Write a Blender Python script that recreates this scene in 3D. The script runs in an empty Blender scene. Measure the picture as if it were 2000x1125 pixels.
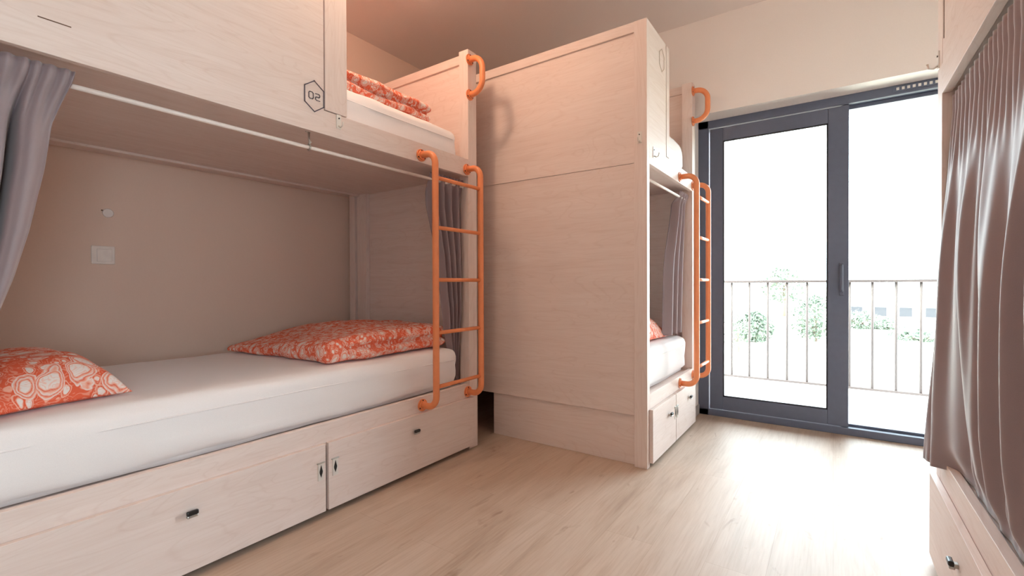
import bpy, bmesh, math, random
from mathutils import Vector, Matrix, noise
random.seed(7)
PI = math.pi
SC = bpy.context.scene
COL = SC.collection

# ------------------------------------------------------------------ camera
cam_data = bpy.data.cameras.new('camera')
cam = bpy.data.objects.new('camera', cam_data)
COL.objects.link(cam)
cam_data.sensor_width = 36
cam_data.lens = 906.87 / 2000 * 36
cam_data.clip_start = 0.02
cam_data.clip_end = 2000
yaw, pit, rol = map(math.radians, (34.7157, -0.47166, -0.207))
F0 = Vector((-math.sin(yaw), math.cos(yaw), 0)); R0 = Vector((math.cos(yaw), math.sin(yaw), 0)); U0 = Vector((0, 0, 1))
F = F0 * math.cos(pit) + U0 * math.sin(pit); U = U0 * math.cos(pit) - F0 * math.sin(pit)
R = R0 * math.cos(rol) + U * math.sin(rol); U = U * math.cos(rol) - R0 * math.sin(rol)
m = Matrix((R, U, -F)).transposed().to_4x4()
m.translation = Vector((0, 0, 0.95))
cam.matrix_world = m
SC.camera = cam

# ------------------------------------------------------------------ light
world = bpy.data.worlds.new('sky_world'); SC.world = world
world.use_nodes = True
bg = world.node_tree.nodes['Background']
bg.inputs[0].default_value = (0.89, 0.945, 1.06, 1)
bg.inputs[1].default_value = 13.0

sun_d = bpy.data.lights.new('sun', 'SUN'); sun_d.energy = 10; sun_d.angle = math.radians(1.0); sun_d.color = (1, 0.96, 0.9)
sun = bpy.data.objects.new('sun', sun_d); COL.objects.link(sun)
sun.rotation_euler = Vector((-0.55, -0.30, 1.0)).to_track_quat('Z', 'Y').to_euler()   # sun stands behind the house, never enters the room

SC.view_settings.view_transform = 'Standard'
SC.view_settings.look = 'None'
SC.view_settings.gamma = 1
SC.view_settings.use_curve_mapping = False
SC.view_settings.exposure = 0.17
LAMP_COL = (1.0, 0.66, 0.45)
LAMP_STRENGTH = 55

cy = SC.cycles
cy.use_denoising = True
cy.max_bounces = 12; cy.diffuse_bounces = 8; cy.glossy_bounces = 4; cy.transparent_max_bounces = 12
cy.sample_clamp_indirect = 8.0
cy.caustics_reflective = False; cy.caustics_refractive = False

# ------------------------------------------------------------------ materials
def srgb(r, g, b):
    f = lambda c: (c / 255 / 12.92) if c / 255 <= 0.04045 else ((c / 255 + 0.055) / 1.055) ** 2.4
    return (f(r), f(g), f(b), 1)

class NT:
    def __init__(s, name):
        s.m = bpy.data.materials.new(name); s.m.use_nodes = True
        s.t = s.m.node_tree; s.n = s.t.nodes; s.b = s.n['Principled BSDF']
    def add(s, kind, **kw):
        nd = s.n.new(kind)
        for k, v in kw.items():
            if k in nd.inputs: nd.inputs[k].default_value = v
            else: setattr(nd, k, v)
        return nd
    def link(s, a, b): s.t.links.new(a, b)
    def coords(s, scale, kind='Object'):
        tc = s.add('ShaderNodeTexCoord'); mp = s.add('ShaderNodeMapping')
        mp.inputs['Scale'].default_value = scale
        s.link(tc.outputs[kind], mp.inputs['Vector'])
        return mp.outputs[0]
    def ramp(s, src, stops):
        r = s.add('ShaderNodeValToRGB')
        e = r.color_ramp.elements
        e[0].position, e[0].color = stops[0]; e[1].position, e[1].color = stops[-1]
        for p, c in stops[1:-1]:
            x = e.new(p); x.color = c
        s.link(src, r.inputs[0]); return r.outputs[0]
    def mix(s, fac, a, b, mode='MIX'):
        mx = s.add('ShaderNodeMix', data_type='RGBA', blend_type=mode)
        for sock, v in ((mx.inputs[0], fac), (mx.inputs[6], a), (mx.inputs[7], b)):
            if hasattr(v, 'links'): s.link(v, sock)
            else: sock.default_value = v
        return mx.outputs[2]
    def bump(s, src, strength, dist):
        bp = s.add('ShaderNodeBump', Strength=strength, Distance=dist)
        s.link(src, bp.inputs['Height']); s.link(bp.outputs[0], s.b.inputs['Normal'])

def plain(name, col, rough=0.5, metal=0.0, var=0.04, scale=30, bump=0.0):
    t = NT(name)
    v = t.coords((scale, scale, scale))
    nz = t.add('ShaderNodeTexNoise', Scale=1.0, Detail=3.0); t.link(v, nz.inputs['Vector'])
    dk = tuple(c * (1 - var) for c in col[:3]) + (1,); lt = tuple(min(1, c * (1 + var)) for c in col[:3]) + (1,)
    t.link(t.ramp(nz.outputs[0], [(0.3, dk), (0.7, lt)]), t.b.inputs['Base Color'])
    t.b.inputs['Roughness'].default_value = rough; t.b.inputs['Metallic'].default_value = metal
    if bump: t.bump(nz.outputs[0], 0.3, bump)
    return t.m

def wood(name, axis, base=(231, 217, 211), dark=(217, 198, 189)):
    """whitewashed ash, grain running along an axis"""
    t = NT(name)
    s = [26, 26, 26]; s[axis] = 1.3
    v = t.coords(tuple(s))
    n1 = t.add('ShaderNodeTexNoise', Scale=1.0, Detail=5.0, Roughness=0.6, Distortion=0.25); t.link(v, n1.inputs['Vector'])
    s2 = [5.5, 5.5, 5.5]; s2[axis] = 0.9
    v2 = t.coords(tuple(s2))
    n2 = t.add('ShaderNodeTexNoise', Scale=1.0, Detail=2.0, Distortion=1.2); t.link(v2, n2.inputs['Vector'])
    # cathedral figure: contour rings of a slow noise
    mul = t.add('ShaderNodeMath', operation='MULTIPLY'); mul.inputs[1].default_value = 15.0; t.link(n2.outputs[0], mul.inputs[0])
    fr = t.add('ShaderNodeMath', operation='PINGPONG'); fr.inputs[1].default_value = 0.5; t.link(mul.outputs[0], fr.inputs[0])
    s3 = [160, 160, 160]; s3[axis] = 7
    n3 = t.add('ShaderNodeTexNoise', Scale=1.0, Detail=3.0); t.link(t.coords(tuple(s3)), n3.inputs['Vector'])
    b, d = srgb(*base), srgb(*dark)
    mid = tuple((x * 0.5 + y * 0.5) for x, y in zip(b, d))
    c1 = t.ramp(n1.outputs[0], [(0.32, d), (0.5, mid), (0.66, b)])
    c2 = t.ramp(fr.outputs[0], [(0.0, d), (0.14, b), (0.5, b)])
    c = t.mix(0.45, c1, c2)
    c3 = t.ramp(n3.outputs[0], [(0.35, d), (0.55, b)])
    c = t.mix(0.22, c, c3)
    t.link(c, t.b.inputs['Base Color'])
    t.b.inputs['Roughness'].default_value = 0.5
    t.b.inputs['Specular IOR Level'].default_value = 0.3
    t.bump(n3.outputs[0], 0.12, 0.001)
    return t.m

WX, WY, WZ = wood('wood_across', 0), wood('wood_along', 1), wood('wood_upright', 2)

def wall_paint(name, col):
    t = NT(name)
    n1 = t.add('ShaderNodeTexNoise', Scale=1.0, Detail=4.0); t.link(t.coords((140, 140, 140)), n1.inputs['Vector'])
    c = srgb(*col)
    t.link(t.ramp(n1.outputs[0], [(0.3, tuple(x * 0.98 for x in c[:3]) + (1,)), (0.7, c)]), t.b.inputs['Base Color'])
    t.b.inputs['Roughness'].default_value = 0.85
    t.bump(n1.outputs[0], 0.08, 0.001)
    return t.m
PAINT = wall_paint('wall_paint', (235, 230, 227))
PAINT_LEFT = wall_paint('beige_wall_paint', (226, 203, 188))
CEIL = wall_paint('ceiling_paint', (232, 224, 220))

def floor_mat():
    t = NT('oak_floor')
    v = t.coords((1, 1, 1))
    sw = t.add('ShaderNodeMapping'); sw.inputs['Rotation'].default_value = (0, 0, PI / 2); t.link(v, sw.inputs['Vector'])
    br = t.add('ShaderNodeTexBrick', Scale=1.0)
    br.inputs['Color1'].default_value = (0.35, 0.35, 0.35, 1); br.inputs['Color2'].default_value = (0.65, 0.65, 0.65, 1)
    br.inputs['Mortar'].default_value = (0.0, 0.0, 0.0, 1)
    br.inputs['Mortar Size'].default_value = 0.0007; br.inputs['Brick Width'].default_value = 1.22; br.inputs['Row Height'].default_value = 0.18
    br.offset = 0.37
    t.link(sw.outputs[0], br.inputs['Vector'])
    n1 = t.add('ShaderNodeTexNoise', Scale=1.0, Detail=6.0, Roughness=0.62, Distortion=0.5)
    # shift each plank's grain
    sh = t.add('ShaderNodeVectorMath', operation='SCALE'); sh.inputs['Scale'].default_value = 9.0; t.link(br.outputs['Color'], sh.inputs[0])
    ad = t.add('ShaderNodeVectorMath', operation='ADD'); t.link(t.coords((11, 1.2, 11)), ad.inputs[0]); t.link(sh.outputs[0], ad.inputs[1])
    t.link(ad.outputs[0], n1.inputs['Vector'])
    n2 = t.add('ShaderNodeTexNoise', Scale=1.0, Detail=3.0, Distortion=1.0); t.link(t.coords((5, 1.6, 5)), n2.inputs['Vector'])
    n3 = t.add('ShaderNodeTexNoise', Scale=1.0, Detail=2.0); t.link(t.coords((120, 6, 120)), n3.inputs['Vector'])
    c = t.ramp(n1.outputs[0], [(0.28, srgb(150, 128, 110)), (0.45, srgb(184, 162, 144)), (0.68, srgb(200, 182, 167))])
    c2 = t.ramp(n2.outputs[0], [(0.27, srgb(156, 130, 111)), (0.43, srgb(198, 178, 160)), (0.7, srgb(204, 186, 170))])
    c = t.mix(0.4, c, c2)
    c3 = t.ramp(n3.outputs[0], [(0.35, srgb(180, 154, 134)), (0.6, srgb(204, 184, 166))])
    c = t.mix(0.25, c, c3)
    n4 = t.add('ShaderNodeTexNoise', Scale=1.0, Detail=3.0, Distortion=0.6); t.link(t.coords((17, 6.5, 17)), n4.inputs['Vector'])
    kn = t.ramp(n4.outputs[0], [(0.66, (1, 1, 1, 1)), (0.76, (0.74, 0.68, 0.64, 1))])
    c = t.mix(1.0, c, kn, 'MULTIPLY')
    n5 = t.add('ShaderNodeTexNoise', Scale=1.0, Detail=4.0, Distortion=1.5); t.link(t.coords((22, 1.7, 22)), n5.inputs['Vector'])
    st = t.ramp(n5.outputs[0], [(0.34, (0.93, 0.905, 0.885, 1)), (0.46, (1, 1, 1, 1))])
    c = t.mix(1.0, c, st, 'MULTIPLY')
    seam = t.ramp(br.outputs['Fac'], [(0.0, (1, 1, 1, 1)), (1.0, (0.84, 0.80, 0.76, 1))])
    c = t.mix(1.0, c, seam, 'MULTIPLY')
    pl = t.ramp(br.outputs['Color'], [(0.3, (0.94, 0.93, 0.92, 1)), (0.7, (1, 1, 1, 1))])
    c = t.mix(1.0, c, pl, 'MULTIPLY')
    t.link(c, t.b.inputs['Base Color'])
    t.b.inputs['Roughness'].default_value = 0.5
    t.b.inputs['Specular IOR Level'].default_value = 0.5
    t.bump(n1.outputs[0], 0.06, 0.001)
    return t.m
FLOOR = floor_mat()

def fabric(name, col, rough=0.85, var=0.08, weave=900, sheen=0.2):
    t = NT(name)
    n1 = t.add('ShaderNodeTexNoise', Scale=1.0, Detail=2.0); t.link(t.coords((weave, weave, weave)), n1.inputs['Vector'])
    c = srgb(*col)
    t.link(t.ramp(n1.outputs[0], [(0.3, tuple(x * (1 - var) for x in c[:3]) + (1,)), (0.7, c)]), t.b.inputs['Base Color'])
    t.b.inputs['Roughness'].default_value = rough
    t.b.inputs['Sheen Weight'].default_value = sheen; t.b.inputs['Sheen Roughness'].default_value = 0.35
    t.bump(n1.outputs[0], 0.1, 0.0005)
    return t.m
SHEET = fabric('white_sheet', (243, 240, 241))
CURTAIN = fabric('mauve_curtain_cloth', (147, 132, 137), rough=0.56, sheen=0.5)

def bubble_print(name='bubble_print', sc=17.0, amt=1.0):
    """orange cotton with pale bubbles, each ringed by thin lines, two sizes over one another"""
    t = NT(name)
    v = t.coords((1, 1, 1))
    wob = t.add('ShaderNodeTexNoise', Scale=11.0 * sc / 17, Detail=3.0); t.link(v, wob.inputs['Vector'])
    sub = t.add('ShaderNodeVectorMath', operation='SUBTRACT'); t.link(wob.outputs['Color'], sub.inputs[0]); sub.inputs[1].default_value = (0.5, 0.5, 0.5)
    scl = t.add('ShaderNodeVectorMath', operation='SCALE'); scl.inputs['Scale'].default_value = 0.075 * 17 / sc; t.link(sub.outputs[0], scl.inputs[0])
    add = t.add('ShaderNodeVectorMath', operation='ADD'); t.link(v, add.inputs[0]); t.link(scl.outputs[0], add.inputs[1])
    flat = t.add('ShaderNodeMapping'); flat.inputs['Scale'].default_value = (1, 1, 0.5); t.link(add.outputs[0], flat.inputs['Vector'])
    O, W, P = srgb(226, 96, 62), srgb(234, 222, 216), srgb(238, 172, 150)
    V1 = t.add('ShaderNodeTexVoronoi', Scale=sc * 2.2, Randomness=0.85); t.link(flat.outputs[0], V1.inputs['Vector'])
    V2 = t.add('ShaderNodeTexVoronoi', Scale=sc, Randomness=0.8); t.link(flat.outputs[0], V2.inputs['Vector'])
    small = t.ramp(V1.outputs['Distance'], [(0.0, W), (0.26, W), (0.29, P), (0.32, O), (0.37, O), (0.39, P), (0.44, P), (0.46, O), (1.0, O)])
    big = t.ramp(V2.outputs['Distance'], [(0.0, W), (0.25, W), (0.28, P), (0.30, O), (0.33, P), (0.37, W), (0.40, O), (0.43, P), (0.46, W), (0.49, O), (1.0, O)])
    msk = t.ramp(V2.outputs['Distance'], [(0.47, (1, 1, 1, 1)), (0.485, (0, 0, 0, 1))])
    c = t.mix(msk, small, big)
    # thin scribbled lines across the whole print
    n = t.add('ShaderNodeTexNoise', Scale=sc * 1.5, Detail=2.0, Distortion=1.5); t.link(v, n.inputs['Vector'])
    pp = t.add('ShaderNodeMath', operation='MULTIPLY'); pp.inputs[1].default_value = 7.0; t.link(n.outputs[0], pp.inputs[0])
    p2 = t.add('ShaderNodeMath', operation='PINGPONG'); p2.inputs[1].default_value = 0.5; t.link(pp.outputs[0], p2.inputs[0])
    ln = t.ramp(p2.outputs[0], [(0.0, (0.55, 0.55, 0.55, 1)), (0.10, (0.5, 0.5, 0.5, 1)), (0.16, (0, 0, 0, 1)), (1.0, (0, 0, 0, 1))])
    c = t.mix(ln, c, P)
    t.link(c, t.b.inputs['Base Color'])
    t.b.inputs['Roughness'].default_value = 0.8
    return t.m
PRINT = bubble_print(sc=14.0)
PRINT_FINE = bubble_print('fine_bubble_print', sc=25.0)

ORANGE = plain('orange_powder_coat', srgb(236, 146, 96), rough=0.38, var=0.03)
WHITE_ROD = plain('white_rod_enamel', srgb(240, 230, 224), rough=0.35)
SLATE = plain('slate_grey_frame', srgb(92, 100, 120), rough=0.42, var=0.03)
DARKGAP = plain('dark_gasket', srgb(40, 38, 44), rough=0.6)
BLACK = plain('black_plastic', srgb(28, 28, 28), rough=0.35)
STEEL = plain('brushed_steel', srgb(190, 190, 186), rough=0.3, metal=0.9)
NICKEL = plain('pale_nickel', srgb(226, 222, 216), rough=0.35, metal=0.25)
INK = plain('dark_ink', srgb(78, 72, 84), rough=0.7)
PALE_INK = plain('pale_ink', srgb(196, 178, 162), rough=0.7)
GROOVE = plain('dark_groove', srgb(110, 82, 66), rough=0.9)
WHITE_PL = plain('white_plastic', srgb(232, 226, 220), rough=0.4)
BASEB = plain('skirting_grey', srgb(186, 182, 180), rough=0.5)
STONE = plain('balcony_paving', srgb(226, 224, 224), rough=0.8, scale=4)
RAILM = plain('brown_grey_railing', srgb(88, 76, 72), rough=0.6)
GROUND = plain('pale_dry_ground', srgb(222, 214, 196), rough=0.95, scale=0.3)
LEAF = plain('dusty_green_leaves', srgb(94, 104, 90), rough=0.8, var=0.2, scale=1.5)
BARK = plain('grey_bark', srgb(110, 96, 84), rough=0.9)
RENDERW = plain('distant_render', srgb(206, 198, 190), rough=0.9, scale=1)
WINDK = plain('distant_window', srgb(54, 54, 60), rough=0.6)

def glass_mat():
    t = NT('clear_glass')
    t.n.remove(t.b)
    tr = t.add('ShaderNodeBsdfTransparent'); tr.inputs[0].default_value = (0.90, 0.96, 0.94, 1)
    gl = t.add('ShaderNodeBsdfGlossy', Roughness=0.02)
    fr = t.add('ShaderNodeFresnel', IOR=1.25)
    mx = t.add('ShaderNodeMixShader')
    t.link(fr.outputs[0], mx.inputs[0]); t.link(tr.outputs[0], mx.inputs[1]); t.link(gl.outputs[0], mx.inputs[2])
    t.link(mx.outputs[0], t.n['Material Output'].inputs[0])
    return t.m
GLASS = glass_mat()
def lamp_mat(st=1.0):
    t = NT('warm_lamp_glow')
    t.b.inputs['Base Color'].default_value = (0.9, 0.8, 0.7, 1)
    t.b.inputs['Emission Color'].default_value = LAMP_COL + (1,)
    t.b.inputs['Emission Strength'].default_value = st
    return t.m

# ------------------------------------------------------------------ helpers
def root(name, loc, label, cat, group=None, rz=0):
    o = bpy.data.objects.new(name, None); COL.objects.link(o)
    o.empty_display_size = 0.1
    o.location = loc; o.rotation_euler = (0, 0, rz)
    o['label'] = label; o['category'] = cat
    if group: o['group'] = group
    return o

def link(name, bm, mats, parent=None, smooth=False, off=None, recalc=True):
    """bmesh in world coordinates -> mesh object relative to its parent"""
    if recalc: bmesh.ops.recalc_face_normals(bm, faces=bm.faces)
    base = Vector((0, 0, 0)); p = parent
    while p is not None: base += p.location; p = p.parent
    if off is None and parent is None: off = Vector((0, 0, 0))
    loc = Vector((0, 0, 0))
    if parent is None: loc = Vector(off); base = Vector(off)
    bmesh.ops.translate(bm, vec=-base, verts=bm.verts)
    me = bpy.data.meshes.new(name); bm.to_mesh(me); bm.free()
    for mt in (mats if isinstance(mats, (list, tuple)) else [mats]): me.materials.append(mt)
    if smooth:
        for pl in me.polygons: pl.use_smooth = True
    o = bpy.data.objects.new(name, me); COL.objects.link(o)
    o.location = loc
    if parent is not None: o.parent = parent
    return o

def tag(o, label=None, cat=None, group=None, kind=None):
    if label: o['label'] = label
    if cat: o['category'] = cat
    if group: o['group'] = group
    if kind: o['kind'] = kind
    return o

def box(bm, x0, x1, y0, y1, z0, z1, bev=0.0, mi=0):
    x0, x1 = min(x0, x1), max(x0, x1); y0, y1 = min(y0, y1), max(y0, y1); z0, z1 = min(z0, z1), max(z0, z1)
    t = bmesh.new()
    bmesh.ops.create_cube(t, size=1)
    for v in t.verts:
        v.co = Vector(((x0 + x1) / 2 + v.co.x * (x1 - x0), (y0 + y1) / 2 + v.co.y * (y1 - y0), (z0 + z1) / 2 + v.co.z * (z1 - z0)))
    if bev:
        bmesh.ops.bevel(t, geom=t.edges[:], offset=min(bev, 0.45 * min(x1 - x0, y1 - y0, z1 - z0)), segments=2, affect='EDGES', profile=0.5)
    for f in t.faces: f.material_index = mi
    merge(bm, t)

def merge(bm, t):
    me = bpy.data.meshes.new('tmp'); t.to_mesh(me); t.free(); bm.from_mesh(me); bpy.data.meshes.remove(me)

def tube(bm, pts, r, seg=14, mi=0, caps=True):
    pts = [Vector(p) for p in pts]
    rings = []; up = None
    for i, p in enumerate(pts):
        d = (pts[min(i + 1, len(pts) - 1)] - pts[max(i - 1, 0)]).normalized()
        if up is None:
            up = Vector((0, 0, 1)) if abs(d.z) < 0.9 else Vector((1, 0, 0))
        a = d.cross(up).normalized(); b = a.cross(d).normalized(); up = b
        rr = r[i] if isinstance(r, (list, tuple)) else r
        rings.append([bm.verts.new(p + a * math.cos(2 * PI * k / seg) * rr + b * math.sin(2 * PI * k / seg) * rr) for k in range(seg)])
    for i in range(len(rings) - 1):
        for k in range(seg):
            f = bm.faces.new((rings[i][k], rings[i][(k + 1) % seg], rings[i + 1][(k + 1) % seg], rings[i + 1][k])); f.material_index = mi; f.smooth = True
    if caps:
        for rg in (rings[0], rings[-1]):
            f = bm.faces.new(rg); f.material_index = mi

def arc_path(pts, rad, n=7):
    """polyline with its inner corners rounded"""
    pts = [Vector(p) for p in pts]; out = [pts[0]]
    for i in range(1, len(pts) - 1):
        a, b, c = pts[i - 1], pts[i], pts[i + 1]
        u = (a - b).normalized(); w = (c - b).normalized()
        ang = u.angle(w); tl = rad / math.tan(ang / 2)
        cen = b + (u + w).normalized() * rad / math.sin(ang / 2)
        s = b + u * tl - cen; e = b + w * tl - cen
        for k in range(n + 1):
            out.append(cen + s.normalized().slerp(e.normalized(), k / n) * rad)
    out.append(pts[-1]); return out

def rod(bm, a, b, r, seg=12, mi=0): tube(bm, [a, b], r, seg, mi)

def strip2d(bm, pts, w, to3, closed=False, th=0.0012, mi=0):
    """a drawn line of width w on a plane; to3(u, v, h) gives world points"""
    n = len(pts)
    for i in range(n if closed else n - 1):
        a = Vector(pts[i]); b = Vector(pts[(i + 1) % n]); d = (b - a).normalized(); nn = Vector((-d.y, d.x)) * w / 2
        a2 = a - d * w * 0.45; b2 = b + d * w * 0.45
        q = [a2 + nn, b2 + nn, b2 - nn, a2 - nn]
        lo = [bm.verts.new(to3(p.x, p.y, 0.0)) for p in q]; hi = [bm.verts.new(to3(p.x, p.y, th)) for p in q]
        for f in ([hi[0], hi[1], hi[2], hi[3]], [lo[3], lo[2], lo[1], lo[0]]) + tuple([lo[k], lo[(k + 1) % 4], hi[(k + 1) % 4], hi[k]] for k in range(4)):
            bm.faces.new(f).material_index = mi

def soft_block(x0, x1, y0, y1, z0, z1, r, step=0.03, crown=0.0, wr=0.003, wrs=(5, 5, 5), seed=0.0, fn=None):
    """rounded block of cloth: fine grid cube, rounded edges, wrinkles"""
    t = bmesh.new()
    L = (x1 - x0, y1 - y0, z1 - z0); c = Vector(((x0 + x1) / 2, (y0 + y1) / 2, (z0 + z1) / 2))
    N = [max(4, int(l / step)) for l in L]
    cache = {}
    def V(i, j, k):
        key = (i, j, k)
        if key not in cache:
            q = []
            for a, (idx, n, l) in enumerate(((i, N[0], L[0]), (j, N[1], L[1]), (k, N[2], L[2]))):
                tt = idx / n * 2 - 1
                q.append(math.copysign(1 - (1 - abs(tt)) ** 1.25, tt) * l / 2 if abs(tt) > 1e-9 else 0.0)
            p = Vector(q)
            core = Vector([max(-l / 2 + r, min(l / 2 - r, a)) if l > 2 * r else 0.0 for a, l in zip(p, L)])
            d = p - core
            nrm = d.normalized() if d.length > 1e-9 else Vector((0, 0, 0))
            # project cube shell to rounded shell
            m = max(abs(x) for x in d)
            if m > 1e-9: p = core + nrm * m * (1.0 if False else min(1.0, r / m) if r else 1.0)
            w = p + c
            fx = 1 - (2 * p.x / L[0]) ** 2; fy = 1 - (2 * p.y / L[1]) ** 2
            if p.z > 0: w.z += crown * max(0, fx) ** 0.6 * max(0, fy) ** 0.6
            nz = noise.noise(Vector((w.x * wrs[0] + seed, w.y * wrs[1], w.z * wrs[2]))) + 0.5 * noise.noise(Vector((w.x * wrs[0] * 2.3, w.y * wrs[1] * 2.3 + seed, w.z * wrs[2] * 2.3)))
            if nrm.length: w += nrm * nz * wr
            if fn: w = fn(w, nrm, p, L)
            cache[key] = t.verts.new(w)
        return cache[key]
    for (a, b, cc) in ((0, 1, 2), (1, 2, 0), (2, 0, 1)):
        for side in (0, N[cc]):
            for i in range(N[a]):
                for j in range(N[b]):
                    q = []
                    for (di, dj) in ((0, 0), (1, 0), (1, 1), (0, 1)):
                        ijk = [0, 0, 0]; ijk[a] = i + di; ijk[b] = j + dj; ijk[cc] = side
                        q.append(V(*ijk))
                    try: t.faces.new(q)
                    except ValueError: pass
    bmesh.ops.remove_doubles(t, verts=t.verts, dist=1e-5)
    return t

# ------------------------------------------------------------------ room shell
XL, XRW, YB, YW, YD, CH = -2.88, 1.37, -1.3, 3.40, 3.56, 2.77
def struct(name, bm, mt, label=None):
    o = link(name, bm, mt); o['kind'] = 'structure'
    if label: o['label'] = label
    return o
b = bmesh.new(); box(b, XL - 0.12, XRW + 0.12, YB - 0.12, YD + 0.08, -0.12, 0.0); struct('floor', b, FLOOR, 'light oak plank floor of the bunk room')
b = bmesh.new(); box(b, XL - 0.12, XRW + 0.12, YB - 0.12, YD + 0.14, CH, CH + 0.12); struct('ceiling', b, CEIL, 'plain white ceiling')
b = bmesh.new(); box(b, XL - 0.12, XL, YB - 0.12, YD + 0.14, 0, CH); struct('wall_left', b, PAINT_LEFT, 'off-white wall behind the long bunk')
b = bmesh.new()
for q in ((YB - 0.12, -1.05, 0, CH), (-0.15, YD + 0.14, 0, CH), (-1.05, -0.15, 0, 0.55), (-1.05, -0.15, 1.85, CH)): box(b, XRW, XRW + 0.12, *q)
struct('wall_right', b, PAINT)
WY0, WY1, WZ0, WZ1 = -1.05, -0.15, 0.55, 1.85     # unseen window added in the right wall behind the camera for fill light
b = bmesh.new(); box(b, XL, XRW, YB - 0.12, YB, 0, CH); struct('wall_front', b, PAINT)
win = bpy.data.objects.new('fill_window', None); COL.objects.link(win); win.location = (XRW + 0.05, WY0, WZ0)
win['kind'] = 'structure'; win['label'] = 'tall slate framed window added for fill light in the right wall behind the camera'
b = bmesh.new()
wx0, wx1 = XRW + 0.03, XRW + 0.09
box(b, wx0, wx1, WY0, WY0 + 0.06, WZ0, WZ1); box(b, wx0, wx1, WY1 - 0.06, WY1, WZ0, WZ1)
box(b, wx0, wx1, WY0, WY1, WZ0, WZ0 + 0.06); box(b, wx0, wx1, WY0, WY1, WZ1 - 0.06, WZ1)
link('fill_window_frame', b, SLATE, win)
b = bmesh.new(); box(b, wx0 + 0.027, wx0 + 0.033, WY0 + 0.05, WY1 - 0.05, WZ0 + 0.05, WZ1 - 0.05); link('fill_window_pane', b, GLASS, win)
OX0, OX1, OZ = -0.812, 1.05, 2.118
b = bmesh.new()
box(b, XL, OX0, YW, YD + 0.14, 0, CH); box(b, OX1, XRW, YW, YD + 0.14, 0, CH); box(b, OX0, OX1, YW, YD + 0.14, OZ, CH)
struct('wall_back', b, PAINT, 'off-white wall around the balcony door')
b = bmesh.new(); box(b, XL, OX0 + 0.008, YW - 0.012, YW, 0, 0.07, 0.003); box(b, OX0, OX0 + 0.008, YW, YD, 0, 0.07, 0.002)
struct('baseboard_back', b, BASEB, 'low grey skirting in the door reveal')

# ------------------------------------------------------------------ sliding balcony door
door = bpy.data.objects.new('door_1', None); COL.objects.link(door); door.location = (OX0, YD, 0)
door['kind'] = 'structure'; door['label'] = 'slate grey sliding balcony door with two tall glass panes'
y0, y1 = YD, YD + 0.10
b = bmesh.new()
box(b, OX0, -0.741, y0, y1, 0, OZ, 0.004); box(b, OX1 - 0.07, OX1, y0, y1, 0, OZ, 0.004)
box(b, OX0, OX1, y0, y1, 2.062, OZ, 0.004); box(b, OX0, OX1, y0, y1, 0, 0.046, 0.004)
link('door_frame', b, SLATE, door)
b = bmesh.new()
ys0, ys1 = YD + 0.006, YD + 0.05
box(b, -0.735, -0.648, ys0, ys1, 0.05, 2.056, 0.003); box(b, -0.031, 0.077, ys0, ys1, 0.05, 2.056, 0.003)
box(b, -0.648, -0.031, ys0, ys1, 1.963, 2.056, 0.003); box(b, -0.648, -0.031, ys0, ys1, 0.05, 0.143, 0.003)
sash = link('sliding_sash', b, SLATE, door)
b = bmesh.new()
box(b, -0.65, -0.029, YD + 0.026, YD + 0.032, 0.14, 1.966); link('glass_pane', b, GLASS, sash)
b = bmesh.new()
for (xa, xb, za, zb) in ((-0.648, -0.640, 0.143, 1.963), (-0.039, -0.031, 0.143, 1.963), (-0.648, -0.031, 0.143, 0.151), (-0.648, -0.031, 1.955, 1.963)):
    box(b, xa, xb, YD + 0.012, YD + 0.025, za, zb)
link('gasket', b, DARKGAP, sash)
b = bmesh.new()
hx = 0.041
box(b, hx - 0.012, hx + 0.012, YD - 0.004, YD + 0.008, 0.872, 1.078, 0.004)
tube(b, arc_path([(hx, YD, 1.06), (hx, YD - 0.035, 1.06), (hx, YD - 0.035, 0.9), (hx, YD, 0.9)], 0.012), 0.007, 10)
link('door_handle', b, SLATE, sash)
b = bmesh.new()
for (xa, xb, za, zb) in ((0.04, OX1 - 0.07, 2.040, 2.062), (0.04, OX1 - 0.07, 0.046, 0.060), (OX1 - 0.10, OX1 - 0.07, 0.05, 2.06)):
    box(b, xa, xb, YD + 0.056, YD + 0.09, za, zb, 0.003)
sash2 = link('fixed_sash', b, SLATE, door)
b = bmesh.new(); box(b, 0.03, OX1 - 0.09, YD + 0.070, YD + 0.076, 0.055, 2.045); link('glass_pane', b, GLASS, sash2)
b = bmesh.new()
box(b, 0.285, 0.70, YD - 0.006, YD + 0.002, 2.078, 2.108, 0.002)
for k in range(16):
    x = 0.302 + 0.0245 * k
    box(b, x, x + 0.013, YD - 0.009, YD - 0.005, 2.085, 2.101, 0.001, 1 if k % 1 == 0 else 0)
link('vent_grille', b, [SLATE, NICKEL], door)

# ------------------------------------------------------------------ bunk builder
class Bunk:
    """front plane at x = X, face looking to dirn (+1: +X, -1: -X); s = world y along the front, d = depth behind it"""
    def __init__(self, X, dirn, s0, s1, D, label, name='bunk_bed'):
        self.X, self.k, self.s0, self.s1, self.D = X, dirn, s0, s1, D
        self.root = root(name, (X, s0, 0), label, 'bunk bed', None)
    def bx(self, bm, s0, s1, d0, d1, z0, z1, bev=0.0015, mi=0):
        box(bm, self.X - self.k * d0, self.X - self.k * d1, s0, s1, z0, z1, bev, mi)
    def P(self, s, d, z): return Vector((self.X - self.k * d, s, z))
    def part(self, name, boxes, mt, parent=None, bev=0.0015):
        bm = bmesh.new()
        for q in boxes: self.bx(bm, *q, bev=bev)
        return link(name, bm, mt, parent or self.root)

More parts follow.
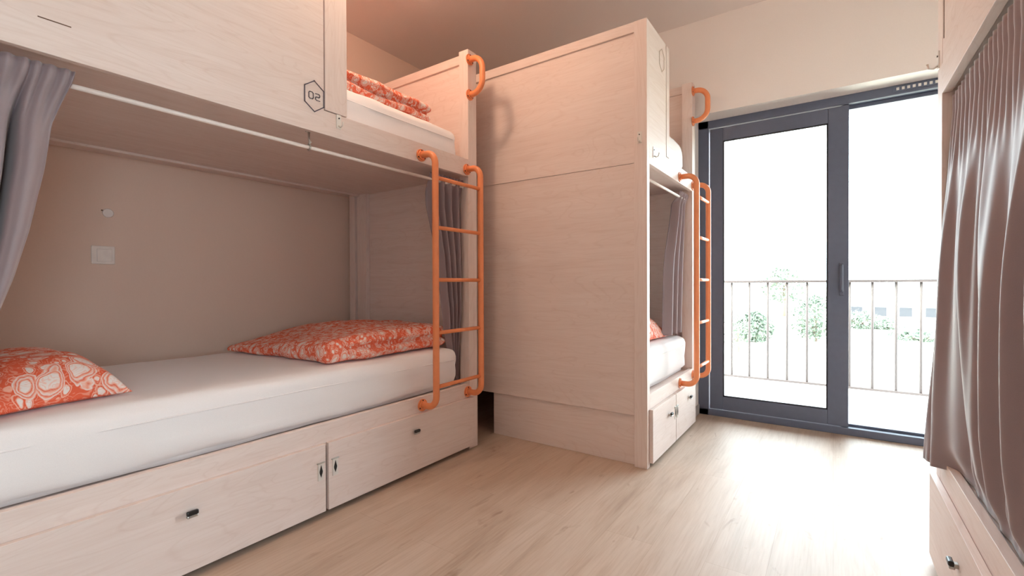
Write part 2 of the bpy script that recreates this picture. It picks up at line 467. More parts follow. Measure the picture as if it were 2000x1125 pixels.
ZT, ZR, ZF, ZU = 2.30, 1.668, 1.57, 1.58   # post tops, guard rail top, fascia bottom, underside
def build_bunk(B, near_post, far_post, ladder_s, handle_s, panel, drawers, lamp=None):
    s0, s1, D = B.s0, B.s1, B.D
    DB = D + 0.05 if D < 1.12 and B.k > 0 else D - 0.062      # deck runs back to the wall
    # posts
    for (a, c) in ((s0, s0 + near_post), (s1 - far_post, s1)):
        B.part('post', [(a, c, 0.0, 0.068, 0, ZT)], WZ)
        B.part('post', [(a, c, D - 0.06, D, 0, ZT)], WZ)
    for side, (a, c) in enumerate(((s0, s0 + near_post), (s1 - far_post, s1))):
        if side == 0: pa, pb = a + 0.013, a + 0.033
        else: pa, pb = c - 0.03, c - 0.010
        B.part('end_panel', [(pa, pb, 0.066, D - 0.058, 1.577, ZT - 0.05)], WY if False else WX)
        B.part('end_panel', [(pa + (0.004 if side == 0 else 0), pb - (0 if side == 0 else 0.004), 0.066, D - 0.058, 0.262, 1.577)], WX)
        B.part('top_rail', [(pa - 0.011, pb + 0.008, 0.068, D - 0.06, ZT - 0.052, ZT)], WX)
        B.part('plinth_panel', [(pa + 0.014, pb + 0.002, 0.066, 1.0 if D > 1.5 else D - 0.06, 0.0, 0.262)], WX)
    i0, i1 = s0 + near_post, s1 - far_post
    # upper deck
    B.part('bed_deck', [(s0 + 0.032, s1 - 0.032, 0.02, DB, ZU, ZU + 0.02)], WX if D > 1.5 else WY)
    B.part('back_rail', [(s0 + 0.035, s1 - 0.035, D - 0.095, D - 0.062, ZU - 0.012, ZU + 0.0), (s0 + 0.035, s1 - 0.035, D - 0.085, D - 0.062, ZU + 0.02, ZU + 0.10)], WY)
    B.part('corner_batten', [(s1 - 0.062, s1 - 0.031, D - 0.165, D - 0.068, 0.39, ZU)], WZ)
    # lower deck and base
    B.part('bed_deck', [(s0 + 0.032, s1 - 0.032, 0.03, D - 0.062, 0.345, 0.365)], WY)
    B.part('base_rail', [(i0 - 0.0, i1 + 0.0, 0.0, 0.024, 0.285, 0.378)], WY)
    B.part('toe_board', [(i0, i1, 0.022, 0.04, 0.0, 0.285)], GROOVE)  # coloured dark brown to put shadow into the gaps below and between drawers
    # upper front: fascia + closed side panel with slot + narrow board
    pa, pb, slot, pc = panel     # panel from pa to pb; slot beside pb; board to pc
    B.part('front_fascia', [(i0, i1, 0.0, 0.024, ZF, ZR)], WY, bev=0.001)
    lo, hi = min(pa, slot), max(pa, slot)
    B.part('side_panel', [(lo, hi, 0.001, 0.023, ZR + 0.0, ZT)], WY, bev=0.0)
    if pc is not None:
        B.part('side_board', [(min(slot, pc) + (0.005 if pc > slot else 0), max(slot, pc) - (0 if pc > slot else 0.005), -0.001, 0.023, ZR + 0.004, ZT)], WZ)
    # drawers
    for (a, c, knob, plate, zk) in drawers:
        dr = B.part('storage_drawer', [(a, c, -0.020, -0.001, 0.024, 0.3)], WY, bev=0.0012)
        bm = bmesh.new()
        B.bx(bm, knob - 0.009, knob + 0.009, -0.030, -0.019, zk - 0.009, zk + 0.003, 0.002, 1)
        B.bx(bm, knob - 0.017, knob + 0.017, -0.042, -0.029, zk - 0.003, zk + 0.011, 0.004, 0)
        B.bx(bm, knob - 0.016, knob + 0.016, -0.040, -0.027, zk - 0.011, zk - 0.0025, 0.003, 1)
        tag(link('knob', bm, [BLACK, STEEL], dr), 'small black and chrome drawer knob')
        if plate is not None:
            bm = bmesh.new()
            B.bx(bm, plate - 0.0125, plate + 0.0125, -0.0225, -0.019, 0.158, 0.226, 0.0008, 0)
            B.bx(bm, plate - 0.017, plate + 0.017, -0.0245, -0.019, 0.226, 0.231, 0.0006, 2)
            zc = 0.194
            prof = [(0, 0.028), (0.006, 0.006), (0.0075, 0), (0.006, -0.008), (0, -0.024), (-0.006, -0.008), (-0.0075, 0), (-0.006, 0.006)]
            q = [bm.verts.new(B.P(plate + u, -0.0229, zc + w)) for u, w in prof]; q2 = [bm.verts.new(B.P(plate + u * 0.8, -0.0245, zc + w * 0.8)) for u, w in prof]
            bm.faces.new(q2).material_index = 1
            for i in range(8):
                bm.faces.new((q[i], q[(i + 1) % 8], q2[(i + 1) % 8], q2[i])).material_index = 1
            tag(link('lock_plate', bm, [NICKEL, BLACK, STEEL], dr), 'metal lock plate with a dark keyhole')
    # ladder
    rr = 0.0165
    def flange(bm, s, z):
        tube(bm, [B.P(s, 0.0, z), B.P(s, -0.006, z)], [0.031, 0.031], 20)
        tube(bm, [B.P(s, -0.006, z), B.P(s, -0.011, z)], [0.024, 0.020], 20)
        for k in range(3):
            a = PI / 2 + k * 2 * PI / 3
            tube(bm, [B.P(s + math.cos(a) * 0.0245, -0.004, z + math.sin(a) * 0.0245), B.P(s + math.cos(a) * 0.0245, -0.0085, z + math.sin(a) * 0.0245)], 0.0038, 8, 1)
    if ladder_s:
        sa, sb = ladder_s; zt, zb = 1.606, 0.335
        ld = None
        for s in (sa, sb):
            bm = bmesh.new()
            tube(bm, arc_path([B.P(s, -0.004, zt), B.P(s, -0.10, zt), B.P(s, -0.10, zb), B.P(s, -0.004, zb)], 0.055, 9), rr, 18)
            if ld is None: ld = tag(link('ladder', bm, ORANGE, B.root), 'orange tubular bunk ladder')
            else: link('ladder_rail', bm, ORANGE, ld)
        for s in (sa, sb):
            for z in (zt, zb):
                bm = bmesh.new(); flange(bm, s, z); link('wall_flange', bm, [ORANGE, BLACK], ld)
        for z in (1.482, 1.234, 0.973, 0.708, 0.438):
            bm = bmesh.new(); rod(bm, B.P(sa, -0.10, z), B.P(sb, -0.10, z), 0.0098, 14); link('rung', bm, ORANGE, ld)
    if handle_s:
        bm = bmesh.new()
        za, zb = 2.242, 2.040
        tube(bm, arc_path([B.P(handle_s, -0.004, za), B.P(handle_s, -0.095, za), B.P(handle_s, -0.095, zb), B.P(handle_s, -0.004, zb)], 0.07, 9), rr, 18)
        h = tag(link('grab_handle', bm, ORANGE, B.root), 'curved orange grab handle at the post top')
        for z in (za, zb):
            bm = bmesh.new(); flange(bm, handle_s, z); link('wall_flange', bm, [ORANGE, BLACK], h)
    # curtain rod
    bm = bmesh.new(); rod(bm, B.P(s0 + near_post * 0.6, 0.042, 1.513), B.P(s1 - far_post + 0.02, 0.042, 1.513), 0.0075, 14)
    rd = tag(link('curtain_rod', bm, WHITE_ROD, B.root), 'thin white curtain rod under the upper deck')
    return rd

def rod_hanger(B, s, parent):
    bm = bmesh.new()
    B.bx(bm, s - 0.012, s + 0.012, 0.034, 0.050, ZU - 0.004, ZU + 0.0, 0.001)
    tube(bm, [B.P(s, 0.042, ZU), B.P(s, 0.042, 1.545), B.P(s + 0.004, 0.040, 1.535), B.P(s, 0.042, 1.525)], [0.0045, 0.004, 0.006, 0.004], 8)
    tube(bm, [B.P(s, 0.042 + 0.011 * math.cos(a), 1.513 + 0.011 * math.sin(a)) for a in [PI / 2 + k * PI / 8 for k in range(17)]], 0.0035, 8)
    link('rod_hanger', bm, STEEL, parent)

def coat_hook(B, s, d, z, along=None, mt=None):
    """small plate with an upturned hook; on the front face (along None) or on the near end face"""
    bm = bmesh.new()
    if along is None:
        to = lambda u, h, v: B.P(s + u, d - h, z + v)
    else:
        to = lambda u, h, v: Vector((B.X - B.k * (d + u), s - h, z + v))
    t = bmesh.new(); bmesh.ops.create_cube(t, size=1)
    for v in t.verts: v.co = to(v.co.x * 0.022, 0.0015 + v.co.y * 0.003, v.co.z * 0.058)
    merge(bm, t)
    tube(bm, [to(0, 0.001, 0.014), to(0, 0.006, 0.014)], 0.003, 10, 1)
    tube(bm, [to(0, 0.003, -0.018), to(0, 0.014, -0.026), to(0, 0.026, -0.022), to(0, 0.030, -0.006)], [0.0035, 0.0035, 0.003, 0.0035], 8)
    return tag(link('coat_hook', bm, [mt or NICKEL, BLACK], B.root), 'small metal coat hook')

HEX = [(0.0, 0.0), (0, 0)]
def hex_sign(B, s, z, digits, mt, w=0.042, h=0.062, d=0.0):
    """pointed-top hexagon outline with the bunk number; u grows to the reader's right"""
    bm = bmesh.new()
    sg = 1 if B.k > 0 else -1
    to3 = lambda u, v, e: B.P(s + sg * u, d - 0.0002 - e, z + v)
    hp = [(0, h), (w, h * 0.52), (w, -h * 0.52), (0, -h), (-w, -h * 0.52), (-w, h * 0.52)]
    strip2d(bm, hp, 0.0038, to3, True)
    if digits:
        a, c = 0.0095, 0.0135
        zero = [(-a, c - 0.004), (-a + 0.004, c), (a - 0.004, c), (a, c - 0.004), (a, -c + 0.004), (a - 0.004, -c), (-a + 0.004, -c), (-a, -c + 0.004)]
        two = [(-a, c - 0.001), (a - 0.004, c), (a, c - 0.004), (a, 0.004), (a - 0.003, 0), (-a + 0.003, 0), (-a, -0.004), (-a, -c + 0.003), (-a + 0.004, -c), (a, -c)]
        strip2d(bm, [(u - 0.0145, v) for u, v in zero], 0.0028, to3, True)
        strip2d(bm, [(u + 0.0145, v) for u, v in two], 0.0028, to3, False)
    return link('number_sign', bm, mt, B.root)

# ---- long bunk on the left
B1 = Bunk(-1.726, 1, 0.085, 2.13, 1.10, 'whitewashed wooden bunk along the left wall, numbered 02, orange ladder at its far end')
rd1 = build_bunk(B1, 0.075, 0.075, (1.682, 2.040), 2.068, (0.16, None, 1.137, 1.247),
    [(0.150, 1.121, 0.635, 1.098, 0.216), (1.134, 2.078, 1.615, 1.164, 0.222)])
rod_hanger(B1, 1.095, rd1)
tag(hex_sign(B1, 1.094, 1.712, True, INK), 'hexagonal outline with the number 02')
tag(coat_hook(B1, 1.205, 0.0, 1.640), 'small nickel coat hook')
bm = bmesh.new()
B1.bx(bm, 0.300, 0.366, -0.0006, 0.002, 1.6595, 1.6625, 0.0)
link('slot_mark', bm, GROOVE, B1.root)

# ---- short-fronted bunk beside the door
B2 = Bunk(-0.781, 1, 2.335, 3.33, 2.05, 'whitewashed wooden bunk jutting into the room beside the balcony door')
rd2 = build_bunk(B2, 0.04, 0.075, (2.945, 3.262), 3.268, (2.375, None, 2.665, 2.725),
    [(2.366, 2.788, 2.650, 2.772, 0.215), (2.797, 3.262, 3.085, 2.814, 0.225)])
tag(hex_sign(B2, 2.585, 2.18, False, PALE_INK), 'faint pale hexagon outline')
coat_hook(B2, 2.44, 0.0, 1.640)
B2k = coat_hook(B2, 2.335, 0.038, 1.70, along=True)

# ---- bunk on the right, next to the camera
B3 = Bunk(0.291, -1, 0.10, 2.135, 1.05, 'whitewashed wooden bunk on the right with its grey curtain drawn')
rd3 = build_bunk(B3, 0.075, 0.075, None, None, (2.062, None, 1.15, None),
    [(0.150, 1.124, 0.64, None, 0.2), (1.136, 2.118, 1.672, None, 0.205)])
coat_hook(B3, 2.115, -0.0, 1.70)
# upright groove between post and panel
bm = bmesh.new(); B3.bx(bm, 2.033, 2.037, -0.0006, 0.01, 1.74, ZT, 0.0); link('panel_groove', bm, GROOVE, B3.root)

# ------------------------------------------------------------------ mattresses
def mattress(x0, x1, y0, y1, z0, z1, label, name='mattress', crown=0.012, seed=0.0, group=None, r=0.055):
    cx, cyy = (x0 + x1) / 2, (y0 + y1) / 2
    rt = root(name, (cx, cyy, z0), label, 'mattress', group)
    def fn(w, nrm, p, L):
        # side wrinkles of the fitted sheet, long and slanting
        if abs(nrm.z) < 0.8 and nrm.length:
            q = noise.noise(Vector((w.y * 2.2 + w.x * 2.2 + seed, w.z * 26 + w.y * 3.0, seed)))
            q += 1.3 * max(0, noise.noise(Vector((w.y * 7.5 + w.x * 7.5, w.z * 9 - w.y * 2.0, seed + 4))) - 0.12)
            w += nrm * q * 0.0075
            if p.z < 0: w -= nrm * 0.012 * (abs(p.z) / (L[2] / 2)) ** 2
        return w
    bm = soft_block(x0, x1, y0, y1, z0, z1, r, 0.024, crown, 0.004, (4, 4, 6), seed, fn)
    link('fitted_sheet', bm, SHEET, rt, smooth=True)
    bm = bmesh.new()   # piped seam near the top edge
    pts = []
    zz = z1 - max(0.052, r + 0.006); e = 0.004; rr = r
    ring = [(x0 + rr, y0), (x1 - rr, y0), (x1, y0 + rr), (x1, y1 - rr), (x1 - rr, y1), (x0 + rr, y1), (x0, y1 - rr), (x0, y0 + rr)]
    n = len(ring)
    for i in range(n):
        a, c = Vector(ring[i]), Vector(ring[(i + 1) % n])
        m_ = max(2, int((c - a).length / 0.05))
        for k in range(m_):
            q = a.lerp(c, k / m_); 
            pts.append((q.x, q.y, zz + 0.003 * noise.noise(Vector((q.x * 3, q.y * 3, seed)))))
    pts.append(pts[0])
    tube(bm, pts, 0.0028, 6)
    link('seam', bm, SHEET, rt, smooth=True)
    return rt
mattress(-2.72, -1.752, 0.135, 2.006, 0.366, 0.586, 'white sheeted mattress on the lower deck of the left bunk', seed=1.3)
mattress(-2.72, -1.756, 0.135, 2.010, 1.601, 1.822, 'white sheeted mattress on the upper deck of the left bunk', seed=7.1)
mattress(-2.74, -0.812, 2.385, 3.235, 0.366, 0.600, 'white mattress end low in the bunk by the door', seed=3.7, r=0.05)
mattress(-2.74, -0.812, 2.385, 3.235, 1.601, 1.90, 'rounded white mattress end high in the bunk by the door', seed=9.9, r=0.12)
mattress(0.36, 1.28, 0.14, 2.09, 0.366, 0.59, 'white mattress behind the drawn curtain of the right bunk', seed=5.5)

# ------------------------------------------------------------------ pillows and quilts
def pillow(cx, cyy, z0, lx, ly, h, rz, label, name='pillow', seed=0.0, group='orange bubble print bedding', pin=0.10):
    rt = root(name, (cx, cyy, z0), label, 'pillow', group, 0)
    bm = bmesh.new(); N = 44; top = []; botm = []
    cr, sr = math.cos(rz), math.sin(rz)
    def P(u, v, sgn):
        # corners stay out, edges pull in
        ex = 1 - pin * (1 - abs(v) ** 2) * abs(u) ** 3; ey = 1 - pin * (1 - abs(u) ** 2) * abs(v) ** 3
        x = u * lx / 2 * ex; y = v * ly / 2 * ey
        th = ((1 - u ** 4) * (1 - v ** 4)); th = max(0, th) ** 0.62
        nz = noise.noise(Vector((x * 7 + seed, y * 7, seed))) * 0.010 + noise.noise(Vector((x * 17, y * 17 + seed, seed))) * 0.004
        edge = max(abs(u), abs(v))
        z = 0.012 + (h * th * (0.80 if sgn > 0 else 0.0)) + nz * (1 if sgn > 0 else 0.2) * min(1, (1 - edge) * 6)
        if sgn < 0: z = 0.012 - 0.010 * min(1, (1 - edge) * 8)
        return Vector((cx + x * cr - y * sr, cyy + x * sr + y * cr, z0 + z))
    grid = {}
    for s in (1, -1):
        for i in range(N + 1):
            for j in range(N + 1):
                if s < 0 and (i in (0, N) or j in (0, N)): grid[(s, i, j)] = grid[(1, i, j)]; continue
                u = math.sin((i / N * 2 - 1) * PI / 2); v = math.sin((j / N * 2 - 1) * PI / 2)
                grid[(s, i, j)] = bm.verts.new(P(u, v, s))
        for i in range(N):
            for j in range(N):
                bm.faces.new([grid[(s, i, j)], grid[(s, i + 1, j)], grid[(s, i + 1, j + 1)], grid[(s, i, j + 1)]])
    link('pillowcase', bm, PRINT, rt, smooth=True)
    return rt
pillow(-2.165, 0.315, 0.593, 0.64, 0.34, 0.165, math.radians(10), 'orange bubble print pillow at the near end of the lower left bunk', seed=2.0)

def quilt(x0, x1, y0, y1, z0, z1, label, name, layers, seed, lean=0.0, r=0.04, closed='y0'):
    rt = root(name, ((x0 + x1) / 2, (y0 + y1) / 2, z0), label, 'quilt', 'orange bubble print bedding')
    Lz = z1 - z0
    def fn(w, nrm, p, L):
        f = (w.y - y0) / (y1 - y0)
        g = min(1, max(0, (f - 0.10) / 0.15)) if closed == 'y0' else 1.0
        # the gaps between the folded layers
        if nrm.length and abs(nrm.z) < 0.75:
            for k in range(1, layers):
                zc = z0 + Lz * (k / layers) + 0.012 * noise.noise(Vector((w.y * 5, w.x * 5, seed + k)))
                q = math.exp(-((w.z - zc) / (0.013)) ** 2)
                side = Vector((nrm.x, nrm.y, 0))
                w -= side * q * 0.034 * g
            w += nrm * 0.008 * noise.noise(Vector((w.x * 9, w.y * 9, w.z * 12 + seed)))
        # taper to a flat corner at the near, closed side
        tap = 1.0
        if closed == 'y0':
            gx = min(1, max(0, (w.x - x1) / (x0 - x1)))          # 1 at the wall side
            tap = 1 - 0.68 * (1 - min(1, max(0, f / 0.45)) ** 0.8) * (0.12 + 0.88 * gx ** 0.7)
            cor = max(0, 1 - f / 0.5) * gx ** 2
            w.x -= 0.06 * cor; w.y -= 0.05 * cor; tap *= 1 - 0.35 * cor
        cx_ = abs((w.x - (x0 + x1) / 2) / ((x1 - x0) / 2))
        w.z = z0 + (w.z - z0) * tap
        return w
    bm = soft_block(x0, x1, y0, y1, z0, z1, r, 0.010, 0.018, 0.010, (6, 6, 6), seed, fn)
    link('quilt_cover', bm, PRINT_FINE, rt, smooth=True)
    return rt
quilt(-2.60, -1.81, 1.19, 1.99, 0.600, 0.718, 'folded orange bubble print quilt at the far end of the lower left bunk', 'folded_quilt', 2, 4.0, r=0.05)
quilt(-2.50, -1.80, 0.80, 1.855, 1.832, 1.930, 'folded orange bubble print quilt lying on the upper left bunk', 'folded_quilt', 2, 11.0, closed='none', r=0.035)
pillow(-1.17, 2.70, 0.606, 0.62, 0.60, 0.20, 0.0, 'pinkish bubble print pillow in the lower bunk by the door', seed=6.0)

# ------------------------------------------------------------------ curtains
def curtain(B, fn, nu, nv, label, name='curtain', group=None, s_anchor=0):
    """fn(u, v) -> (s, d, z)"""
    s, d, z = fn(0, 0)
    rt = root(name, B.P(s, d, z), label, 'curtain', group)
    bm = bmesh.new(); g = []
    for i in range(nu + 1):
        g.append([bm.verts.new(B.P(*fn(i / nu, j / nv))) for j in range(nv + 1)])
    for i in range(nu):
        for j in range(nv):
            bm.faces.new((g[i][j], g[i + 1][j], g[i + 1][j + 1], g[i][j + 1]))
    o = link('curtain_cloth', bm, CURTAIN, rt, smooth=True)
    md = o.modifiers.new('thickness', 'SOLIDIFY'); md.thickness = 0.002; md.offset = 0
    return rt

def lerp(a, b, t): return a + (b - a) * t
def sst(a, b, x):
    t = max(0, min(1, (x - a) / (b - a))); return t * t * (3 - 2 * t)

def header(v_, u, n, amp):
    return amp * math.sin(u * n * 2 * PI)

# near curtain of the long bunk, bunched at the frame's edge
def c1a(u, v):
    z = lerp(1.550, 0.45, v)
    pts = [(1.55, 0.378), (1.522, 0.373), (1.443, 0.349), (1.397, 0.335), (1.268, 0.319), (1.098, 0.288), (0.975, 0.259), (0.882, 0.231), (0.45, 0.175)]
    for (za, sa), (zb, sb) in zip(pts, pts[1:]):
        if z >= zb - 1e-6: right = lerp(sa, sb, (za - z) / (za - zb)); break
    s = lerp(right, 0.163 - 0.01 * v, u)
    hd = sst(0.085, 0.02, v)
    f = sst(0.02, 0.22, v)
    uc = 0.42 + 0.03 * v
    fold = 0.075 * math.exp(-((u - uc) / 0.05) ** 2) - 0.026 * math.sin(PI * min(1, u / uc)) - (0.016 * math.sin((u - uc) * 4.2 * PI) if u > uc else 0) + 0.003 * math.sin(u * 21 + v * 4)
    gath = 0.006 * math.sin(u * 8 * 2 * PI + 0.6 * math.sin(u * 17))
    d = lerp(0.052, 0.0225, hd) + fold * f + gath * (1 - f * 0.9)
    return (s, d, z)
curtain(B1, c1a, 90, 60, 'grey mauve curtain bunched at the near end of the left bunk')

# far curtain of the long bunk, behind the ladder, gathered to a tail
def c1b(u, v):
    z = lerp(1.548, 0.385, v)
    a = 2.03
    for (va, sa), (vb, sb) in zip([(0, 1.775), (0.15, 1.788), (0.38, 1.865), (0.73, 1.925), (0.92, 2.0), (1.0, 2.03)], [(0.15, 1.788), (0.38, 1.865), (0.73, 1.925), (0.92, 2.0), (1.0, 2.03)]):
        if v <= vb: a = lerp(sa, sb, (v - va) / (vb - va)); break
    c = 2.048
    w0 = sst(0.1, 0.0, v)
    s = lerp(a, c, u)
    d = 0.052 + (0.027 * math.sin(u * 4.3 * 2 * PI + 1.0 + 0.8 * v) * (1 - w0)) * (1 - 0.35 * v) + 0.005 * math.sin(u * 11 * 2 * PI) * w0 - 0.02 * w0 + 0.035 * sst(0.6, 1.0, v)
    return (s + 0.003 * math.sin(v * 9 + u * 5), d, z)
curtain(B1, c1b, 110, 70, 'dark grey curtain gathered behind the ladder of the left bunk')

def c2(u, v):
    a = lerp(3.06, 2.91, sst(0.02, 0.6, v)); c = 3.250
    s = lerp(a, c, u)
    zb = 0.40 if s > 3.243 else 0.625
    z = lerp(1.545, lerp(0.625, 0.40, sst(0.93, 0.97, u)), v)
    w0 = sst(0.1, 0.0, v)
    d = lerp(0.060, 0.075, v) + 0.024 * math.sin(u * 3.2 * 2 * PI + 0.5 + v) * (1 - w0) + 0.005 * math.sin(u * 9 * 2 * PI) * w0 - 0.034 * w0
    return (s, d, z)
curtain(B2, c2, 110, 60, 'grey mauve curtain tied open in the bunk by the door')

# drawn curtain of the right bunk
def c3(u, v):
    # u: 0 at the far (window) end, 1 near the camera
    w = sst(0.17, 0.0, u)
    hem = lerp(0.371, 0.352, sst(0.10, 0.03, u))
    z = lerp(1.548, hem, v)
    s = lerp(2.052, 0.45, u) + 0.045 * w * sst(0.1, 0.9, v)
    hd = sst(0.07, 0.035, v)
    body = 0.032 - 0.020 * math.sin(PI * v)
    edge = 0.030 - 0.058 * sst(0.0, 1.0, v) ** 0.8 - 0.008 * math.sin(v * 7)
    # large soft pleats that grow from the gathered top, ridges towards the room
    ph = u * 8.4 + 0.16 * math.sin(v * 2.6 + u * 9) + 0.30 + 0.10 * math.sin(u * 23)
    r_ = abs((ph % 1.0) - 0.5) * 2
    ridge = math.exp(-((1 - r_) / 0.42) ** 2)
    amp = 0.027 * sst(0.03, 0.55, v) * (1 - 0.5 * sst(0.80, 1.0, v))
    d = lerp(body, edge, w) - ridge * amp * (1 - 0.55 * w)
    d += 0.006 * math.sin(ph * 2 * PI * 2.3 + v * 5) * sst(0.1, 0.4, v)
    g = math.sin(u * 36 * 2 * PI + 2.0 * math.sin(u * 19))
    d += 0.0062 * g * sst(0.30, 0.04, v)
    # pocket over the rod
    d = lerp(d, 0.0245 + 0.004 * g, hd)
    # small creases where the hem is pushed behind the rail
    d += 0.0035 * math.sin(u * 150 + 3 * math.sin(u * 31)) * sst(0.86, 1.0, v)
    d = lerp(d, 0.034 + 0.002 * math.sin(u * 90), sst(0.93, 1.0, v) * 0.9 * (1 - sst(0.12, 0.05, u)))
    return (s, min(d, 0.05), z)
curtain(B3, c3, 420, 90, 'grey mauve curtain drawn across the lower right bunk')

# ------------------------------------------------------------------ wall fittings inside the left bunk
sw = root('light_switch', (XL, 0.714, 1.10), 'square white light switch on the wall in the lower left bunk', 'switch')
b = bmesh.new(); box(b, XL, XL + 0.009, 0.670, 0.758, 1.053, 1.140, 0.003); link('switch_plate', b, WHITE_PL, sw)
b = bmesh.new(); box(b, XL + 0.008, XL + 0.014, 0.690, 0.746, 1.065, 1.126, 0.002); link('switch_rocker', b, WHITE_PL, sw)
pg = root('wall_plug', (XL, 0.73, 1.305), 'small round blank cover on the wall above the switch', 'wall cover')
b = bmesh.new(); tube(b, [(XL, 0.735, 1.300), (XL + 0.004, 0.735, 1.300)], [0.022, 0.019], 24); link('cover_disc', b, PAINT, pg)
b = bmesh.new(); tube(b, [(XL, 0.712, 1.311), (XL + 0.003, 0.712, 1.311)], 0.0035, 10); link('screw', b, GROOVE, pg)

# ------------------------------------------------------------------ ceiling lamp over the left bunk (its light throws the handle's shadow)
lp = root('ceiling_lamp', (-1.62, 1.30, CH), 'round warm globe lamp on the ceiling above the upper left bunk', 'lamp')
b = bmesh.new(); tube(b, [(-1.62, 1.30, CH), (-1.62, 1.30, CH - 0.03)], [0.07, 0.06], 40); link('lamp_base', b, WHITE_PL, lp)
b = bmesh.new(); bmesh.ops.create_uvsphere(b, u_segments=32, v_segments=20, radius=0.1, matrix=Matrix.Translation((-1.62, 1.30, CH - 0.125)))
link('lamp_globe', b, lamp_mat(LAMP_STRENGTH), lp, smooth=True)

# ------------------------------------------------------------------ balcony and railing
YR = 4.70
b = bmesh.new(); box(b, -3.2, 3.6, YD + 0.08, YR + 0.10, -0.14, 0.0); struct('balcony_slab', b, STONE, 'pale paved balcony outside the door')
rl = root('balcony_railing', (0, YR, 0), 'thin metal balcony railing with upright bars outside the door', 'railing')
b = bmesh.new(); box(b, -3.1, 3.5, YR - 0.02, YR + 0.02, 0.954, 0.976, 0.003); link('top_rail', b, RAILM, rl)
b = bmesh.new(); box(b, -3.1, 3.5, YR - 0.014, YR + 0.014, 0.084, 0.104, 0.003); link('bottom_rail', b, RAILM, rl)
x = -0.777 - 0.1475 * 10; k = 0
while x < 2.4:
    b = bmesh.new(); rod(b, (x, YR, 0.09), (x, YR, 0.968), 0.0095, 8); link('baluster', b, RAILM, rl); x += 0.1475
for x in (-3.08, 3.48):
    b = bmesh.new(); box(b, x - 0.02, x + 0.02, YR - 0.02, YR + 0.02, 0, 0.965, 0.003); link('railing_post', b, RAILM, rl)

# ------------------------------------------------------------------ outside, seen washed out beyond the railing
GZ = -3.0
b = bmesh.new()
for (x0, x1, ya, yb) in ((-260, 260, 4.9, 500),):
    vs = []
    nx, ny = 60, 60
    for i in range(nx + 1):
        row = []
        for j in range(ny + 1):
            X_ = x0 + (x1 - x0) * i / nx; Y_ = ya + (yb - ya) * (j / ny) ** 1.6
            row.append(b.verts.new((X_, Y_, GZ + 0.5 * noise.noise(Vector((X_ * 0.02, Y_ * 0.02, 0))) * min(1, Y_ / 60))))
        vs.append(row)
    for i in range(nx):
        for j in range(ny): b.faces.new((vs[i][j], vs[i + 1][j], vs[i + 1][j + 1], vs[i][j + 1]))
struct('ground', b, GROUND, 'bright dry ground beyond the balcony')

def dirpt(px, dist):
    r = F * 906.87 + R * (px - 1000); r.z = 0; r.normalize()
    return r * dist
def shrub(px, dist, w, h, label, stem=0.25, name='bush', n=520, seed=1, cat='bush', sx=1.0):
    rnd = random.Random(seed); c = dirpt(px, dist)
    rt = root(name, (c.x, c.y, GZ), label, cat)
    bm = bmesh.new()
    for _ in range(n * 3):
        a = rnd.random() * 2 * PI; q = rnd.random() ** 0.5; zz = rnd.random()
        env = math.sin(PI * (0.12 + 0.85 * zz)) ** 0.7
        p = Vector((c.x + math.cos(a) * q * env * w / 2, c.y + math.sin(a) * q * env * w / 2, GZ + h * (stem + (1 - stem) * zz)))
        p += Vector([rnd.gauss(0, 0.04 * w) for _ in range(3)])
        p.z = max(GZ + 0.05, p.z)
        s = w * rnd.uniform(0.025, 0.055)
        t1 = Vector([rnd.gauss(0, 1) for _ in range(3)]).normalized(); t2 = t1.orthogonal().normalized()
        e = [bm.verts.new(p + t1 * s), bm.verts.new(p + t2 * s * 0.6), bm.verts.new(p - t1 * s), bm.verts.new(p - t2 * s * 0.6)]
        bm.faces.new(e)
    link('foliage', bm, LEAF, rt, recalc=False)
    bm = bmesh.new()
    tube(bm, [(c.x, c.y, GZ - 0.6), (c.x + 0.05 * w, c.y, GZ + h * stem), (c.x, c.y, GZ + h * 0.7)], [0.035 * w, 0.03 * w, 0.012 * w], 8)
    for q in range(5):
        a = q * 1.3
        tube(bm, [(c.x, c.y, GZ + h * (stem + 0.05 * q)), (c.x + math.cos(a) * w * 0.3, c.y + math.sin(a) * w * 0.3, GZ + h * (stem + 0.25 + 0.08 * q))], [0.015 * w, 0.006 * w], 6)
    link('stem', bm, BARK, rt)
    return rt
shrub(1473, 36, 2.8, 1.9, 'low green bush in the left door pane, between the railing bars', seed=3, stem=0.05, n=700)
shrub(1440, 30, 1.7, 2.2, 'sparse reddish bush left of the low green bush', seed=8, stem=0.1, n=160)
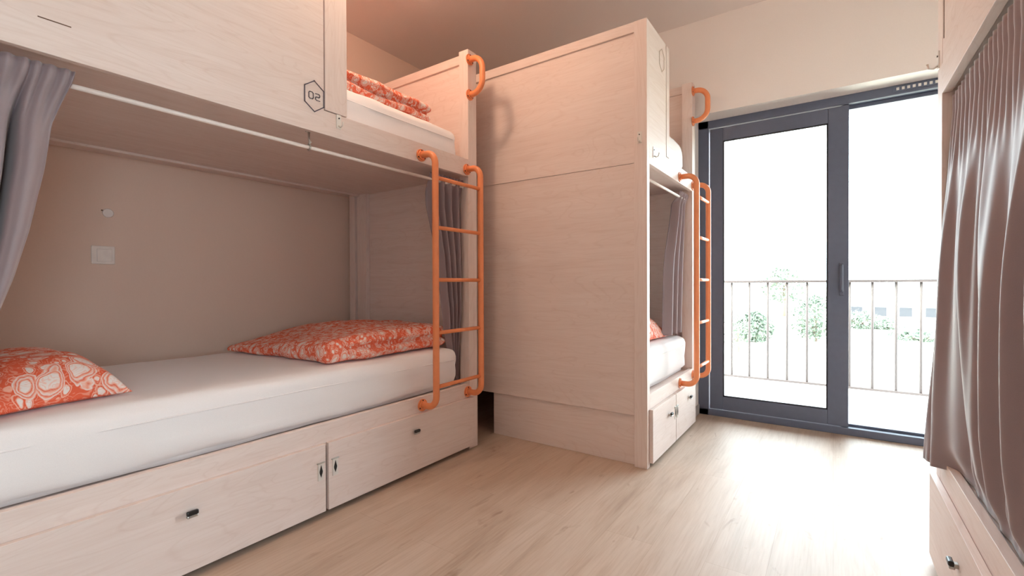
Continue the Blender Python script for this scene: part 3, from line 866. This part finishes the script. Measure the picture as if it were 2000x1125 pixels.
shrub(1590, 38, 3.0, 3.0, 'round pale bush just left of the door mullion', seed=4, stem=0.1, n=420)
shrub(1530, 62, 5.0, 5.6, 'thin small tree rising above the railing in the left pane', seed=5, stem=0.35, name='tree', cat='tree', n=240)
shrub(1682, 50, 3.2, 1.4, 'low far hedge clump right of the mullion', seed=6, stem=0.05, n=260)
shrub(1795, 42, 3.4, 0.5, 'thin low hedge nearest the curtain', seed=12, stem=0.05, n=160)
shrub(1735, 50, 2.6, 0.9, 'tiny low shrub below the distant building', seed=9, stem=0.05, n=200)

# distant building with a row of dark windows
c = dirpt(1775, 60)
bd = root('distant_building', (c.x, c.y, GZ), 'long low pale building far beyond the balcony', 'building')
b = bmesh.new(); box(b, c.x - 6, c.x + 9, c.y, c.y + 6, GZ - 1, GZ + 2.3); link('building_wall', b, RENDERW, bd)
b = bmesh.new(); box(b, c.x - 6.3, c.x + 9.3, c.y - 0.4, c.y + 6.4, GZ + 2.3, GZ + 2.5); link('flat_roof', b, RENDERW, bd)
for k in range(7):
    xx = c.x - 4.6 + k * 1.95
    b = bmesh.new(); box(b, xx, xx + 0.95, c.y - 0.06, c.y + 0.05, GZ + 0.6, GZ + 1.5); link('window', b, WINDK, bd)

# daylight portal in the door opening: a sampling guide, gives no light of its own
pd = bpy.data.lights.new('door_portal', 'AREA'); pd.shape = 'RECTANGLE'; pd.size = OX1 - OX0; pd.size_y = 2.06
po = bpy.data.objects.new('door_portal', pd); COL.objects.link(po)
po.location = ((OX0 + OX1) / 2, YD + 0.13, 1.06); po.rotation_euler = (-PI / 2, 0, 0)
pd.cycles.is_portal = True

pd2 = bpy.data.lights.new('fill_window_portal', 'AREA'); pd2.shape = 'RECTANGLE'; pd2.size = WZ1 - WZ0; pd2.size_y = WY1 - WY0
po2 = bpy.data.objects.new('fill_window_portal', pd2); COL.objects.link(po2)
po2.location = (XRW + 0.125, (WY0 + WY1) / 2, (WZ0 + WZ1) / 2); po2.rotation_euler = (0, PI / 2, 0)
pd2.cycles.is_portal = True
